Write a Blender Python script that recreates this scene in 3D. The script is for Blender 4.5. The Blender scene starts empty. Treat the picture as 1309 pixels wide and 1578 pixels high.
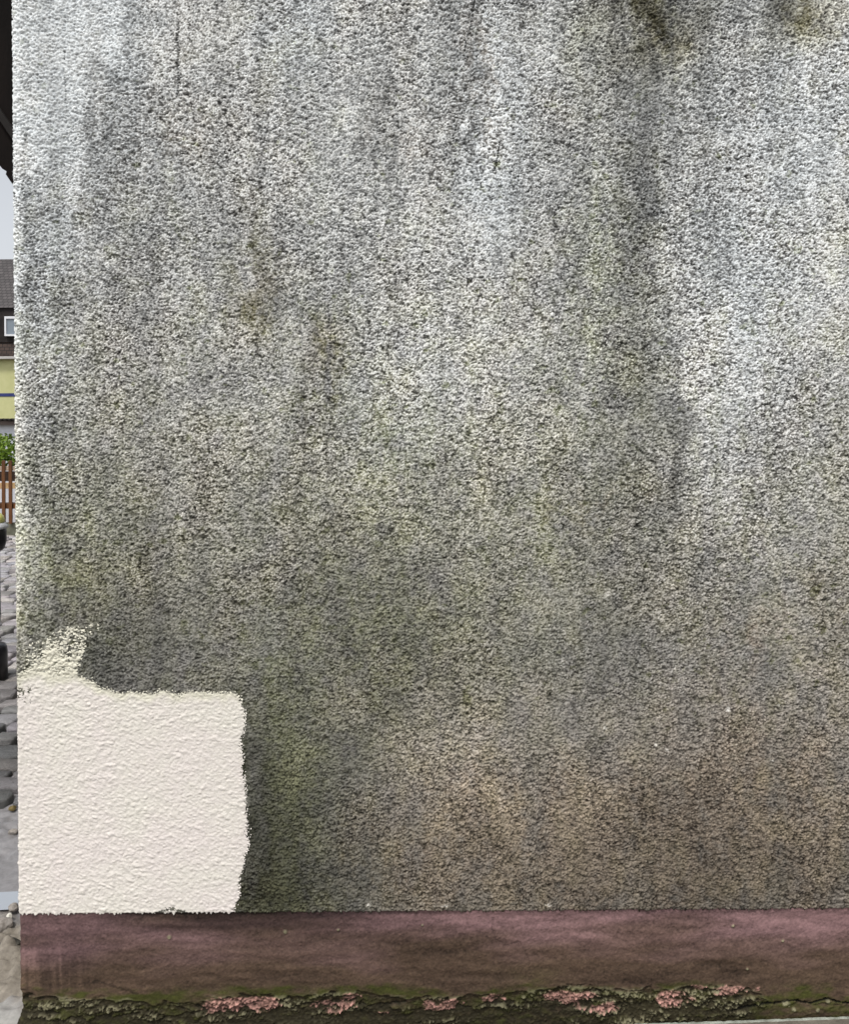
import bpy, bmesh, math, random
import numpy as np
from mathutils import Vector, Matrix
random.seed(4); RNG = np.random.default_rng(11)
scene = bpy.context.scene
COL = scene.collection
R = math.radians

# ---------------------------------------------------------------- camera
F_PX, HOR, CXP, EYE, DW = 1260.0, 650.0, 654.5, 1.643, 2.25
cam_d = bpy.data.cameras.new('camera'); cam = bpy.data.objects.new('camera', cam_d); COL.objects.link(cam)
cam.location = (0, -DW, EYE)
cam.matrix_world = Matrix.Translation((0, -DW, EYE)) @ Matrix.Rotation(R(90), 4, 'X') @ Matrix.Rotation(R(-0.4), 4, 'Z')
cam_d.sensor_fit = 'VERTICAL'; cam_d.sensor_height = 24.0
cam_d.lens = F_PX / 1578 * 24.0
cam_d.shift_y = -(789 - HOR) / 1578
cam_d.clip_start = 0.05; cam_d.clip_end = 500
scene.camera = cam

# ---------------------------------------------------------------- sky, sun, exposure
SUN_EL, SUN_AZ = 61.0, 205.0            # degrees; azimuth clockwise from +Y
w = bpy.data.worlds.new('World'); scene.world = w; w.use_nodes = True
nt = w.node_tree; nt.nodes.clear()
sky = nt.nodes.new('ShaderNodeTexSky'); sky.sky_type = 'NISHITA'; sky.sun_disc = False
sky.sun_elevation = R(SUN_EL); sky.sun_rotation = R(SUN_AZ)
sky.air_density = 1.0; sky.dust_density = 3.0; sky.ozone_density = 1.0
hs = nt.nodes.new('ShaderNodeHueSaturation'); hs.inputs['Saturation'].default_value = 0.22
bg = nt.nodes.new('ShaderNodeBackground'); bg.inputs['Strength'].default_value = 0.15
wo = nt.nodes.new('ShaderNodeOutputWorld')
nt.links.new(sky.outputs[0], hs.inputs['Color']); nt.links.new(hs.outputs[0], bg.inputs['Color'])
nt.links.new(bg.outputs[0], wo.inputs['Surface'])
sd = bpy.data.lights.new('sun', 'SUN'); sun = bpy.data.objects.new('sun', sd); COL.objects.link(sun)
sd.energy = 1.8; sd.angle = R(10); sd.color = (1.0, 0.97, 0.93)
dv = Vector((math.sin(R(SUN_AZ)) * math.cos(R(SUN_EL)), math.cos(R(SUN_AZ)) * math.cos(R(SUN_EL)), math.sin(R(SUN_EL))))
sun.rotation_euler = dv.to_track_quat('Z', 'Y').to_euler(); sun.location = (-3, -6, 9)
vs = scene.view_settings
vs.view_transform = 'Standard'; vs.look = 'None'; vs.gamma = 1.0; vs.use_curve_mapping = False
vs.exposure = 0.30
scene.cycles.max_bounces = 6

# ---------------------------------------------------------------- object helpers
def empty(name, loc=(0, 0, 0), label=None, cat=None, group=None, rz=0):
    o = bpy.data.objects.new(name, None); COL.objects.link(o)
    o.location = loc; o.rotation_euler = (0, 0, rz); o.empty_display_size = 0.1
    tag(o, label, cat, group); return o
def tag(o, label=None, cat=None, group=None, kind=None):
    if label: o['label'] = label
    if cat: o['category'] = cat
    if group: o['group'] = group
    if kind: o['kind'] = kind
    return o
def link(name, me, mat, parent=None):
    o = bpy.data.objects.new(name, me); COL.objects.link(o)
    if mat: me.materials.append(mat)
    if parent: o.parent = parent
    return o
def from_bm(name, bm, mat, parent=None, smooth=False):
    me = bpy.data.meshes.new(name)
    bmesh.ops.recalc_face_normals(bm, faces=bm.faces[:])
    bm.to_mesh(me); bm.free()
    if smooth:
        for p in me.polygons: p.use_smooth = True
    return link(name, me, mat, parent)
def box(bm, x0, x1, y0, y1, z0, z1, bev=0.0):
    r = bmesh.ops.create_cube(bm, size=1.0)
    M = Matrix.Translation(((x0+x1)/2, (y0+y1)/2, (z0+z1)/2)) @ Matrix.Diagonal((abs(x1-x0), abs(y1-y0), abs(z1-z0), 1))
    bmesh.ops.transform(bm, matrix=M, verts=r['verts'])
    if bev > 0:
        es = list({e for v in r['verts'] for e in v.link_edges})
        bmesh.ops.bevel(bm, geom=es, offset=bev, segments=2, affect='EDGES', profile=0.6)
    return bm
def prism_y(bm, pts, y0, y1):
    a = [bm.verts.new((x, y0, z)) for x, z in pts]; b = [bm.verts.new((x, y1, z)) for x, z in pts]
    bm.faces.new(a); bm.faces.new(b[::-1]); n = len(pts)
    for i in range(n): bm.faces.new((a[i], b[i], b[(i+1) % n], a[(i+1) % n]))
    return bm
def lathe(bm, prof, n=32, c=(0, 0)):
    rings = [[bm.verts.new((c[0] + r*math.cos(2*math.pi*k/n), c[1] + r*math.sin(2*math.pi*k/n), z)) for k in range(n)] for r, z in prof]
    for a, b in zip(rings, rings[1:]):
        for k in range(n): bm.faces.new((a[k], a[(k+1) % n], b[(k+1) % n], b[k]))
    bm.faces.new(rings[0][::-1]); bm.faces.new(rings[-1]); return bm

# ---------------------------------------------------------------- material helpers
def principled(name, color=(.5, .5, .5), rough=0.85, spec=0.3):
    m = bpy.data.materials.new(name); m.use_nodes = True
    b = m.node_tree.nodes['Principled BSDF']
    b.inputs['Base Color'].default_value = (*color, 1); b.inputs['Roughness'].default_value = rough
    b.inputs['Specular IOR Level'].default_value = spec
    return m, m.node_tree, b
def N(t, kind, **kw):
    n = t.nodes.new(kind)
    for k, v in kw.items():
        if k in n.inputs: n.inputs[k].default_value = v
        else: setattr(n, k, v)
    return n
def objco(t, scale=(1, 1, 1)):
    tc = t.nodes.new('ShaderNodeTexCoord'); mp = t.nodes.new('ShaderNodeMapping'); mp.inputs['Scale'].default_value = scale
    t.links.new(tc.outputs['Object'], mp.inputs['Vector']); return mp.outputs['Vector']
def mixc(t, fac, a, b, mode='MIX'):
    n = t.nodes.new('ShaderNodeMix'); n.data_type = 'RGBA'; n.blend_type = mode
    for sock, v in ((n.inputs[0], fac), (n.inputs[6], a), (n.inputs[7], b)):
        if isinstance(v, (int, float)): sock.default_value = v
        elif isinstance(v, tuple): sock.default_value = (*v, 1) if len(v) == 3 else v
        else: t.links.new(v, sock)
    return n.outputs[2]
def noisy(name, c1, c2, scale=6, rough=0.85, stretch=(1, 1, 1), bump=0.3, bscale=60, bdist=0.004, spec=0.3, detail=6):
    m, t, b = principled(name, c1, rough, spec)
    co = objco(t, stretch)
    n = N(t, 'ShaderNodeTexNoise', Scale=scale, Detail=detail, Roughness=0.65); t.links.new(co, n.inputs['Vector'])
    rp = N(t, 'ShaderNodeValToRGB'); rp.color_ramp.elements[0].position = 0.33; rp.color_ramp.elements[1].position = 0.68
    rp.color_ramp.elements[0].color = (*c1, 1); rp.color_ramp.elements[1].color = (*c2, 1)
    t.links.new(n.outputs['Fac'], rp.inputs['Fac']); t.links.new(rp.outputs['Color'], b.inputs['Base Color'])
    if bump:
        n2 = N(t, 'ShaderNodeTexNoise', Scale=bscale, Detail=4, Roughness=0.6); t.links.new(co, n2.inputs['Vector'])
        bp = N(t, 'ShaderNodeBump', Strength=bump, Distance=bdist)
        t.links.new(n2.outputs['Fac'], bp.inputs['Height']); t.links.new(bp.outputs['Normal'], b.inputs['Normal'])
    return m

def lin(s):
    s = np.asarray(s, dtype=float)
    return np.where(s <= 0.04045, s/12.92, ((s+0.055)/1.055)**2.4)
def L3(r, g, b, k=0.85): return tuple(float(v) for v in lin(np.array([r, g, b])/255.0)/k)

# ---------------------------------------------------------------- numeric fields for the weathered surfaces
def fnoise(shape, sp, lx, lz, rot=0.0, band=0.0, seed=0):
    """gaussian filtered white noise, unit variance. lx, lz: grain size in metres; band>0 removes the low end"""
    g = np.random.default_rng(seed)
    wn = g.standard_normal(shape)
    fx = np.fft.fftfreq(shape[0], sp)[:, None]; fz = np.fft.rfftfreq(shape[1], sp)[None, :]
    c, s = math.cos(rot), math.sin(rot)
    qx = (fx*c + fz*s)*lx; qz = (-fx*s + fz*c)*lz
    q = np.sqrt(qx*qx + qz*qz)
    flt = np.exp(-(q-band)**2*2.2) if band > 0 else np.exp(-q*q*2.2)
    if band > 0: flt *= (1-np.exp(-q*q*3))
    r = np.fft.irfft2(np.fft.rfft2(wn)*flt, s=shape)
    return (r - r.mean())/r.std()
def sstep(a, b, x):
    t = np.clip((x-a)/(b-a), 0, 1); return t*t*(3-2*t)
def grid_mesh(name, P, facemask=None, attrs=None, mat=None, parent=None, smooth=True):
    nu, nz = P.shape[:2]
    idx = np.arange(nu*nz).reshape(nu, nz)
    q = np.stack([idx[:-1, :-1], idx[1:, :-1], idx[1:, 1:], idx[:-1, 1:]], -1).reshape(-1, 4)
    if facemask is not None: q = q[facemask.reshape(-1)]
    used = np.unique(q); remap = np.full(nu*nz, -1, dtype=np.int64); remap[used] = np.arange(len(used))
    q = remap[q]; V = P.reshape(-1, 3)[used]
    me = bpy.data.meshes.new(name)
    me.vertices.add(len(V)); me.vertices.foreach_set('co', V.astype(np.float32).ravel())
    me.loops.add(q.size); me.loops.foreach_set('vertex_index', q.astype(np.int32).ravel())
    me.polygons.add(len(q)); me.polygons.foreach_set('loop_start', np.arange(0, q.size, 4, dtype=np.int32))
    me.polygons.foreach_set('use_smooth', np.full(len(q), smooth, dtype=bool))
    for an, A in (attrs or {}).items():
        at = me.attributes.new(an, 'FLOAT_COLOR', 'POINT')
        at.data.foreach_set('color', A.reshape(-1, 4)[used].astype(np.float32).ravel())
    me.update(); me.validate()
    return link(name, me, mat, parent)
def blobs(px, py, lst):
    out = np.zeros_like(px)
    for (x, y, rx, ry, a) in lst:
        out += a*np.exp(-(((px-x)/rx)**2 + ((py-y)/ry)**2))
    return out
def poly_sd(px, py, pts):
    """signed distance to a polygon (positive inside)"""
    d = np.full(px.shape, 1e9); ins = np.zeros(px.shape, bool); n = len(pts)
    for i in range(n):
        ax, ay = pts[i]; bx, by = pts[(i+1) % n]
        ex, ey = bx-ax, by-ay
        t = np.clip(((px-ax)*ex + (py-ay)*ey)/(ex*ex+ey*ey+1e-9), 0, 1)
        d = np.minimum(d, np.hypot(px-ax-t*ex, py-ay-t*ey))
        c = (ay > py) != (by > py)
        ins ^= c & (px < ex*(py-ay)/(ey if abs(ey) > 1e-9 else 1e-9) + ax)
    return np.where(ins, d, -d)
def seg_dist(px, py, pts):
    d = np.full(px.shape, 1e9)
    for (ax, ay), (bx, by) in zip(pts, pts[1:]):
        ex, ey = bx-ax, by-ay
        t = np.clip(((px-ax)*ex + (py-ay)*ey)/(ex*ex+ey*ey+1e-9), 0, 1)
        d = np.minimum(d, np.hypot(px-ax-t*ex, py-ay-t*ey))
    return d

XC = -1.131                    # the corner of the building
Z_PL = 0.296                   # top of the plinth
SP = 0.0023
def spaced(a, b, end, grow=1.08, mx=0.05):
    """fine from a to b, then growing to end"""
    s = list(np.arange(a, b, SP)); st = SP
    while s[-1] < end:
        st = min(st*grow, mx); s.append(s[-1]+st)
    return np.array(s)
def corner_path(u, r, d):
    """u: signed arc coordinate, 0 at the corner; u>0 front wall to the right, u<0 side wall going back. returns x,y of the surface pushed out by d"""
    L = r*math.pi/2
    x = np.empty_like(d); y = np.empty_like(d)
    U = np.broadcast_to(u, d.shape)
    th = np.clip((U + L/2)/L, 0, 1)*math.pi/2          # 0 = side facing -x, 90deg = front facing -y
    nx = -np.cos(th); ny = -np.sin(th)
    bx = np.where(U > L/2, XC + r + (U-L/2), XC + r); by = np.where(U < -L/2, r + (-L/2-U), r)
    return bx + nx*(r+d), by + ny*(r+d)
def to_px(x, z):
    a = CXP + 560.0*x; b = HOR + (EYE - z)*560.0
    return a + 0.007*(b-HOR), b - 0.007*(a-CXP)

# ================================================================ THE RENDERED BUILDING
bld = empty('rendered_building', (XC, 0, 0),
            'building with rough grey algae-stained render, a cream paint patch and a mauve plinth', 'building')
bld_off = Vector((-XC, 0, 0))

u = np.concatenate([-spaced(SP, 0.05, 7.0, 1.12, 0.12)[::-1], spaced(0.0, 2.46, 7.5, 1.08, 0.06)])
z = spaced(Z_PL, 2.90, 5.2, 1.08, 0.06)
NU, NZ = len(u), len(z)
shape = (NU, NZ)
U = u[:, None]*np.ones((1, NZ)); Z = np.ones((NU, 1))*z[None, :]
PXc, PYc = to_px(XC + np.maximum(U, 0), Z)

g1 = fnoise(shape, SP, 0.0105, 0.0076, R(-16), band=0.95, seed=1)
g2 = fnoise(shape, SP, 0.0078, 0.0060, R(-10), band=1.0, seed=2)
g3 = fnoise(shape, SP, 0.0048, 0.0042, 0, seed=3)
big = fnoise(shape, SP, 0.25, 0.25, seed=4)
g1b = fnoise(shape, SP, 0.0082, 0.0056, R(-20), seed=5); g0 = fnoise(shape, SP, 0.030, 0.022, R(-20), seed=6)
hn = 0.40*g1 + 0.55*g1b + 0.30*g2 + 0.52*g3 + 0.04*g0; hn /= hn.std()
hn_p = np.tanh(hn*0.8 + 0.22)                              # plateaus and pits, a scraped render
amp = 0.0024*(1 + 0.12*big)

# paint patch -------------------------------------------------------
solid = [(-30, 1440), (-30, 1052), (30, 1050), (45, 1040), (62, 1037), (90, 1040), (115, 1042), (132, 1047), (150, 1056), (176, 1065), (205, 1068),
         (250, 1066), (274, 1071), (292, 1066), (330, 1068), (354, 1067), (366, 1073), (372, 1090), (374, 1112), (371, 1150), (374, 1190),
         (378, 1235), (380, 1290), (376, 1325), (369, 1352), (366, 1385), (360, 1400), (362, 1440)]
brush = [(20, 1062), (26, 1038), (45, 1028), (62, 1018), (70, 990), (80, 972), (105, 966), (150, 962), (152, 970), (134, 984), (128, 1005), (122, 1022), (114, 1044), (70, 1060)]
win = (PXc < 420) & (PYc > 930) & (U > -0.06)
cov = np.zeros(shape)
ix = np.where(win.any(1))[0]; iz = np.where(win.any(0))[0]
sl = (slice(ix[0], ix[-1]+1), slice(iz[0], iz[-1]+1))
wx = fnoise(shape, SP, 0.030, 0.030, seed=8)[sl]
pxs, pys = PXc[sl], PYc[sl]
sd_s = poly_sd(pxs, pys, solid) + 1.6*g2[sl] + 1.3*g1[sl] + 1.2*wx
sd_b = poly_sd(pxs, pys, brush)
fade = sstep(960, 1045, pys)
bcov = sstep(-3, 5, sd_b)*(0.17 + 0.52*fade + 0.08*wx)
bcov += np.exp(-((pxs-60)/26)**2 - ((pys-1020)/26)**2)*0.18 - np.exp(-((pxs-108)/10)**2 - ((pys-995)/14)**2)*0.28
edge = sstep(-2, 4, poly_sd(pxs, pys, solid))*0.25
thin = (hn_p[sl] > (0.80 - 1.75*np.clip(bcov, 0, 1) + 0.40*g3[sl]))& (bcov > 0.04)
weak = (pxs < 47) & (pys < 1085) & (hn_p[sl] < 1.0 - np.maximum(pys-1040, 0)/40.0 - (pxs-28)/26.0)      # left margin of the patch is thinly covered
gap = seg_dist(pxs, pys, [(232, 1410), (262, 1401), (283, 1406), (288, 1412)]) < 2.2 + g2[sl]*1.2
PAINT = np.zeros(shape, bool)
PAINT[sl] = (((sd_s > 0) & ~weak) | thin) & ~gap
PAINT[U < -0.004] = False
THIN = np.zeros(shape); THIN[sl] = 1 - sstep(2, 20, poly_sd(pxs, pys, [(a if a < 360 else a+30, b if b < 1400 else 1500) for a, b in solid] )+3*wx)
THIN = np.clip(THIN, 0, 1)
solidf = np.zeros(shape); solidf[sl] = sstep(-1, 3, sd_s)

hs_p = 1.10*np.abs(fnoise(shape, SP, 0.0150, 0.0085, R(-22), seed=7)) + 0.75*np.abs(fnoise(shape, SP, 0.0095, 0.0062, R(-12), seed=10)) + 0.50*fnoise(shape, SP, 0.0046, 0.0036, seed=9) + 0.20*g0; hs_p -= hs_p.mean(); hs_p /= hs_p.std()
d = amp*(hn_p*(1 - solidf) + 0.25*hs_p*solidf)
# vertical scratches and cracks in the render
cr = seg_dist(PXc, PYc, [(274, 36), (271, 62), (274, 80), (272, 100), (274, 126), (271, 150)])
cr = np.minimum(cr, seg_dist(PXc, PYc, [(731, 0), (727, 22), (725, 40), (717, 62), (715, 90)]))
cr = np.minimum(cr, seg_dist(PXc, PYc, [(770, 218), (766, 240), (761, 268)]))
cr = np.minimum(cr, seg_dist(PXc, PYc, [(760, 6), (775, 4), (790, 5), (820, 9)]))
cr = np.minimum(cr, seg_dist(PXc, PYc, [(98, 70), (98, 110), (100, 160)])+1.0)
crk = sstep(2.0, 0.7, cr + 0.7*g2 + 0.5*g3)*sstep(-1.2, 0.2, g1b + 0.5)
d -= crk*0.002
d[:, 0] -= 0.001

# weathering map: lightness by eye on a coarse lattice, warped and streaked ------
LM = np.array([
 [200,196,166,166,166,174,170,150,158,142,116,152,136,166],
 [205,202,166,166,164,166,158,150,168,146,142,160,162,176],
 [205,196,160,154,158,166,158,158,176,146,130,158,172,176],
 [196,180,152,150,150,162,166,166,166,142,126,160,172,172],
 [176,162,146,142,134,156,166,163,160,142,130,166,166,170],
 [182,152,142,142,142,142,162,166,158,140,136,172,172,160],
 [176,147,140,146,150,142,162,165,156,146,134,174,165,152],
 [176,142,134,146,146,140,152,152,150,138,124,166,152,146],
 [166,128,126,136,132,130,136,140,140,130,126,146,150,146],
 [156,114,110,126,130,114,118,126,132,126,124,130,140,138],
 [150,106,100,116,118,110,110,116,126,124,121,126,132,130],
 [120,106,100,104,106,114,124,132,126,122,119,119,124,126],
 [100,100,100, 92, 94,108,120,132,124,119,110,106,113,118],
 [ 95, 95, 95, 84, 88, 98,100,110,104,101, 96, 93,101,100],
 [ 80, 80, 80, 72, 76, 88, 92, 98, 97, 94, 91, 89, 92, 92]], dtype=float)
gx = np.arange(0, 1320, 4.0); gy = np.arange(-60, 1460, 4.0)
Wx = np.exp(-((gx[:, None] - np.arange(14)[None]*100)/62.0)**2); Wx /= Wx.sum(1, keepdims=True)
Wy = np.exp(-((gy[:, None] - np.arange(15)[None]*100)/62.0)**2); Wy /= Wy.sum(1, keepdims=True)
LF = Wx @ LM.T @ Wy.T
w1 = fnoise(shape, SP, 0.10, 0.16, seed=21); w2 = fnoise(shape, SP, 0.10, 0.16, seed=22)
w3 = fnoise(shape, SP, 0.03, 0.05, seed=23)
def samp(a, b):
    i = np.clip((a/4).astype(int), 0, len(gx)-1); j = np.clip(((b+60)/4).astype(int), 0, len(gy)-1); return LF[i, j]
LV = samp(PXc + 22*w1 + 7*w3, PYc + 34*w2)
streak = fnoise(shape, SP, 0.045, 0.85, seed=31)*0.7 + fnoise(shape, SP, 0.018, 0.45, seed=32)*0.5
mott = fnoise(shape, SP, 0.055, 0.07, seed=33); fine = fnoise(shape, SP, 0.016, 0.014, seed=34)
LV += streak*(6.0*sstep(950, 350, PYc)+1.5) + mott*3.5 + 3.0*w2*sstep(600, 1000, PYc) + fine*3.0
LV += 32*np.exp(-(np.maximum(U-0.008, 0)/0.014)**2)*sstep(1010, 930, PYc)        # clean corner bead, plus skylight on the rounded edge painted in
cl0 = blobs(PXc + 10*w3, PYc + 20*w2, [(75, 90, 105, 210, 1.0)])
for (pts, wd, a) in [([(186, -20), (182, 120), (170, 260), (150, 400)], 10, 15), ([(345, -20), (340, 130)], 9, 16), ([(735, -20), (728, 90), (715, 230)], 13, 20), ([(988, -20), (985, 200), (975, 460), (1000, 640)], 20, 18),
        ([(1012, 20), (1000, 130)], 10, 24), ([(862, -20), (858, 300), (850, 620)], 12, 12), ([(468, 480), (465, 640), (460, 830)], 10, 18), ([(46, 335), (44, 430), (60, 560)], 8, 26), ([(140, 170), (138, 330), (120, 480)], 8, 20),
        ([(1048, 520), (1045, 640), (1042, 780)], 9, 20), ([(560, -20), (552, 180), (545, 400)], 12, 12), ([(1230, -20), (1222, 120), (1220, 330)], 12, 14), ([(250, 160), (262, 330)], 14, 12), ([(395, 330), (398, 520)], 15, 14),
        ([(240, 760), (238, 1050)], 10, 14), ([(90, 640), (92, 960)], 12, 14), ([(660, 160), (664, 420)], 9, 9), ([(930, 760), (925, 1050)], 14, 8), ([(384, 1080), (392, 1400)], 16, 14)]:
    dd_ = seg_dist(PXc + 7*w3 + 4*w1, PYc + 12*w2, pts)
    LV -= a*np.exp(-(dd_/wd)**2)*np.clip(0.75 + 0.45*streak + 0.25*fine, 0, 1.6)
LV -= 15*cl0
LV += blobs(PXc + 16*w3, PYc + 26*w2, [(1090, 620, 32, 130, 14), (1150, 430, 30, 160, 10), (1215, 250, 25, 160, 8), (760, 170, 20, 140, 16), (590, 40, 40, 70, 8), (450, 1240, 75, 140, -12), (430, 1370, 70, 40, -10), (140, 60, 40, 90, 10),
    (1040, 700, 16, 40, -16), (985, 230, 30, 120, -10), (1005, 60, 22, 40, -22), (1235, 22, 28, 26, -26), (180, 100, 14, 90, -20), (45, 370, 14, 60, -26),
    (140, 250, 10, 90, -16), (700, 150, 30, 70, -12), (490, 530, 22, 35, -22), (470, 660, 20, 60, -16), (395, 460, 26, 50, -16), (950, 720, 40, 40, -10),
    (160, 1010, 60, 40, -8), (410, 1250, 30, 130, -8), (690, 1080, 50, 40, -12), (720, 1140, 70, 30, 10), (735, 1230, 45, 30, 9), (610, 590, 40, 60, 6),
    (90, 480, 22, 140, -12), (560, 240, 26, 50, -12), (590, 170, 25, 40, -12)])

# hue masks
a_lo = sstep(150, 900, PYc)*0.27*(1 - 0.6*sstep(1000, 1250, PYc)*sstep(480, 700, PXc))
algae = a_lo + 0.07*w3*sstep(0, 500, PYc) + 0.06*mott + np.clip(0.8 + 0.45*streak + 0.35*fine, 0, 2)*blobs(PXc + 14*w3, PYc + 24*w2, [(420, 1390, 70, 60, .75), (450, 1180, 80, 200, .35), (110, 880, 110, 110, .25), (600, 960, 160, 110, .28),
    (1000, 50, 40, 60, .6), (1235, 30, 40, 36, .5), (940, 420, 80, 200, .25), (500, 540, 30, 50, .6), (400, 470, 36, 60, .45), (840, 820, 60, 60, .3), (600, 720, 130, 100, .25),
    (1110, 1090, 220, 130, -.25), (1150, 560, 90, 330, -.35), (90, 130, 110, 200, -.4), (760, 200, 50, 150, -.2), (240, 1050, 80, 60, -.15)])
spots = fnoise(shape, SP, 0.020, 0.018, seed=41) + 0.5*g1
speck = sstep(2.15, 2.7, spots + 0.5*algae + 0.12*streak)*sstep(-200, 300, PYc)*(1 - sstep(1000, 1200, PYc)); algae += speck*0.9
warm = 0.08 + 0.06*w1 + 0.05*mott + np.clip(0.8 + 0.45*streak + 0.3*fine, 0, 2)*blobs(PXc + 14*w3, PYc + 24*w2, [(1100, 1290, 330, 110, .75), (730, 1260, 110, 110, .35), (700, 1350, 400, 70, .35), (1240, 1180, 100, 60, .2), (1010, 50, 36, 40, .5), (1235, 25, 36, 30, .5),
    (400, 460, 30, 50, .35), (495, 540, 26, 30, .3), (600, 200, 60, 80, .2), (740, 110, 30, 60, .3), (1170, 985, 40, 40, .4), (930, 780, 70, 20, .3), (260, 220, 70, 60, .2), (1260, 900, 60, 60, .2)])
cool = 0.68*sstep(1000, 250, PYc) + blobs(PXc, PYc, [(80, 110, 120, 200, 1.0), (1150, 500, 120, 380, .45), (760, 200, 60, 170, .6), (450, 40, 60, 80, .4), (1250, 140, 60, 120, .5), (60, 620, 40, 300, .35), (150, 1010, 120, 50, .2),
    (620, 610, 110, 100, .3), (1060, 1100, 260, 90, .12), (420, 1000, 60, 100, .15), (40, 420, 40, 120, .4)])
# dirt sits in the pits, rubbed peaks stay pale
cl = blobs(PXc, PYc, [(75, 90, 110, 210, 1.0)])
con = 0.30 + 0.13*sstep(1150, 700, PYc) - 0.26*np.clip(cl, 0, 1) + 0.05*w1
nn = 0.62*hn_p/0.62 + 0.55*fnoise(shape, SP, 0.0075, 0.0055, R(-12), band=0.9, seed=51) + 0.18*fnoise(shape, SP, 0.0045, 0.0045, seed=52)
nn = np.clip(nn/nn.std(), -2.6, 2.1)
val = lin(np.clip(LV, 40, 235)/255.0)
pt = fnoise(shape, SP, 0.0088, 0.0050, R(-14), seed=53) + 0.45*g3 - 0.55*hn
pt /= pt.std(); pitm = sstep(0.35, 1.55, pt + 0.05*fine)*np.clip(1 - 0.75*cl, 0, 1)*(0.78 + 0.08*w1)
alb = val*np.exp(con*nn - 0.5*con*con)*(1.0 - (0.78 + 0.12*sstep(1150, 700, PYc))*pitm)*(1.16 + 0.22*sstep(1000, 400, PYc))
rel = np.clip(alb/(val+1e-4), 0, 2.2); hf = np.clip(1.55 - 0.62*rel, 0.25, 1.5); algae = np.clip(algae, 0, 1)*hf; warm = np.clip(warm, 0, 1)*hf
brk = np.clip(0.85 + 0.15*w3 + 0.12*mott + 0.10*w1, 0.3, 1.5)
warm += 0.75*brk*blobs(PXc, PYc, [(1120, 1300, 330, 170, .75), (800, 1330, 260, 110, .45), (720, 1230, 90, 90, .3), (1240, 1050, 160, 200, .3)])
algae += 0.72*brk*blobs(PXc, PYc, [(440, 1250, 75, 190, .55), (420, 1390, 60, 50, .5), (600, 960, 150, 160, .28), (110, 850, 90, 120, .25), (1010, 60, 70, 70, .5), (1235, 30, 55, 40, .5), (900, 60, 40, 60, .3), (940, 500, 60, 240, .2)])
warm += brk*blobs(PXc, PYc, [(1010, 60, 60, 60, .45), (1235, 30, 50, 40, .5), (390, 460, 40, 50, .3), (495, 530, 35, 45, .35)])
warm = warm*(1-0.35*sstep(950, 1150, PYc)) + 0.30*sstep(950, 1200, PYc + 25*w2)*sstep(440, 640, PXc + 20*w1)
mk = brk*blobs(PXc + 8*w3, PYc + 8*w2, [(1055, 30, 75, 40, .38), (985, 60, 32, 60, .30), (1235, 24, 50, 34, .42), (940, 110, 50, 60, .12), (880, 50, 20, 40, .12), (490, 540, 26, 26, .2)]); alb *= 1 - np.clip(mk, 0, .6)
alb[sl] = alb[sl] + (0.62 - alb[sl])*np.clip(bcov*0.42, 0, 0.45)
chips = [(935, 915, 4, 5), (1122, 1093, 5, 5), (932, 1122, 4, 3), (1200, 1086, 5, 3), (1027, 1156, 4, 3), (866, 1017, 3, 4), (1000, 695, 3, 3), (127, 812, 2, 9), (130, 806, 4, 2), (975, 718, 3, 7),
         (686, 1396, 7, 3), (1040, 1030, 3, 3), (905, 1000, 3, 3), (1010, 1148, 3, 3), (845, 1395, 5, 3), (568, 1394, 5, 4), (1190, 1172, 4, 2)]
for (cx_, cy_, rx_, ry_) in chips:
    m_ = sstep(1.15, 0.6, 1.25*np.hypot((PXc-cx_)/rx_, (PYc-cy_)/ry_) + 0.25*g2 + 0.22*g3)*0.8; alb = alb*(1-m_) + 0.70*m_; algae = algae*(1-m_); warm = warm*(1-m_)
alb *= (1 - 0.80*crk)*(1 - 0.30*speck)
pits = sstep(2.55, 3.1, -(hn + 0.5*g3)); alb *= 1 - 0.6*pits
alb = np.clip(alb, 0.012, 0.92)
S1 = np.stack([alb, np.clip(algae, 0, 1), np.clip(warm, 0, 1), np.clip(cool, 0, 1)], -1)

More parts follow.
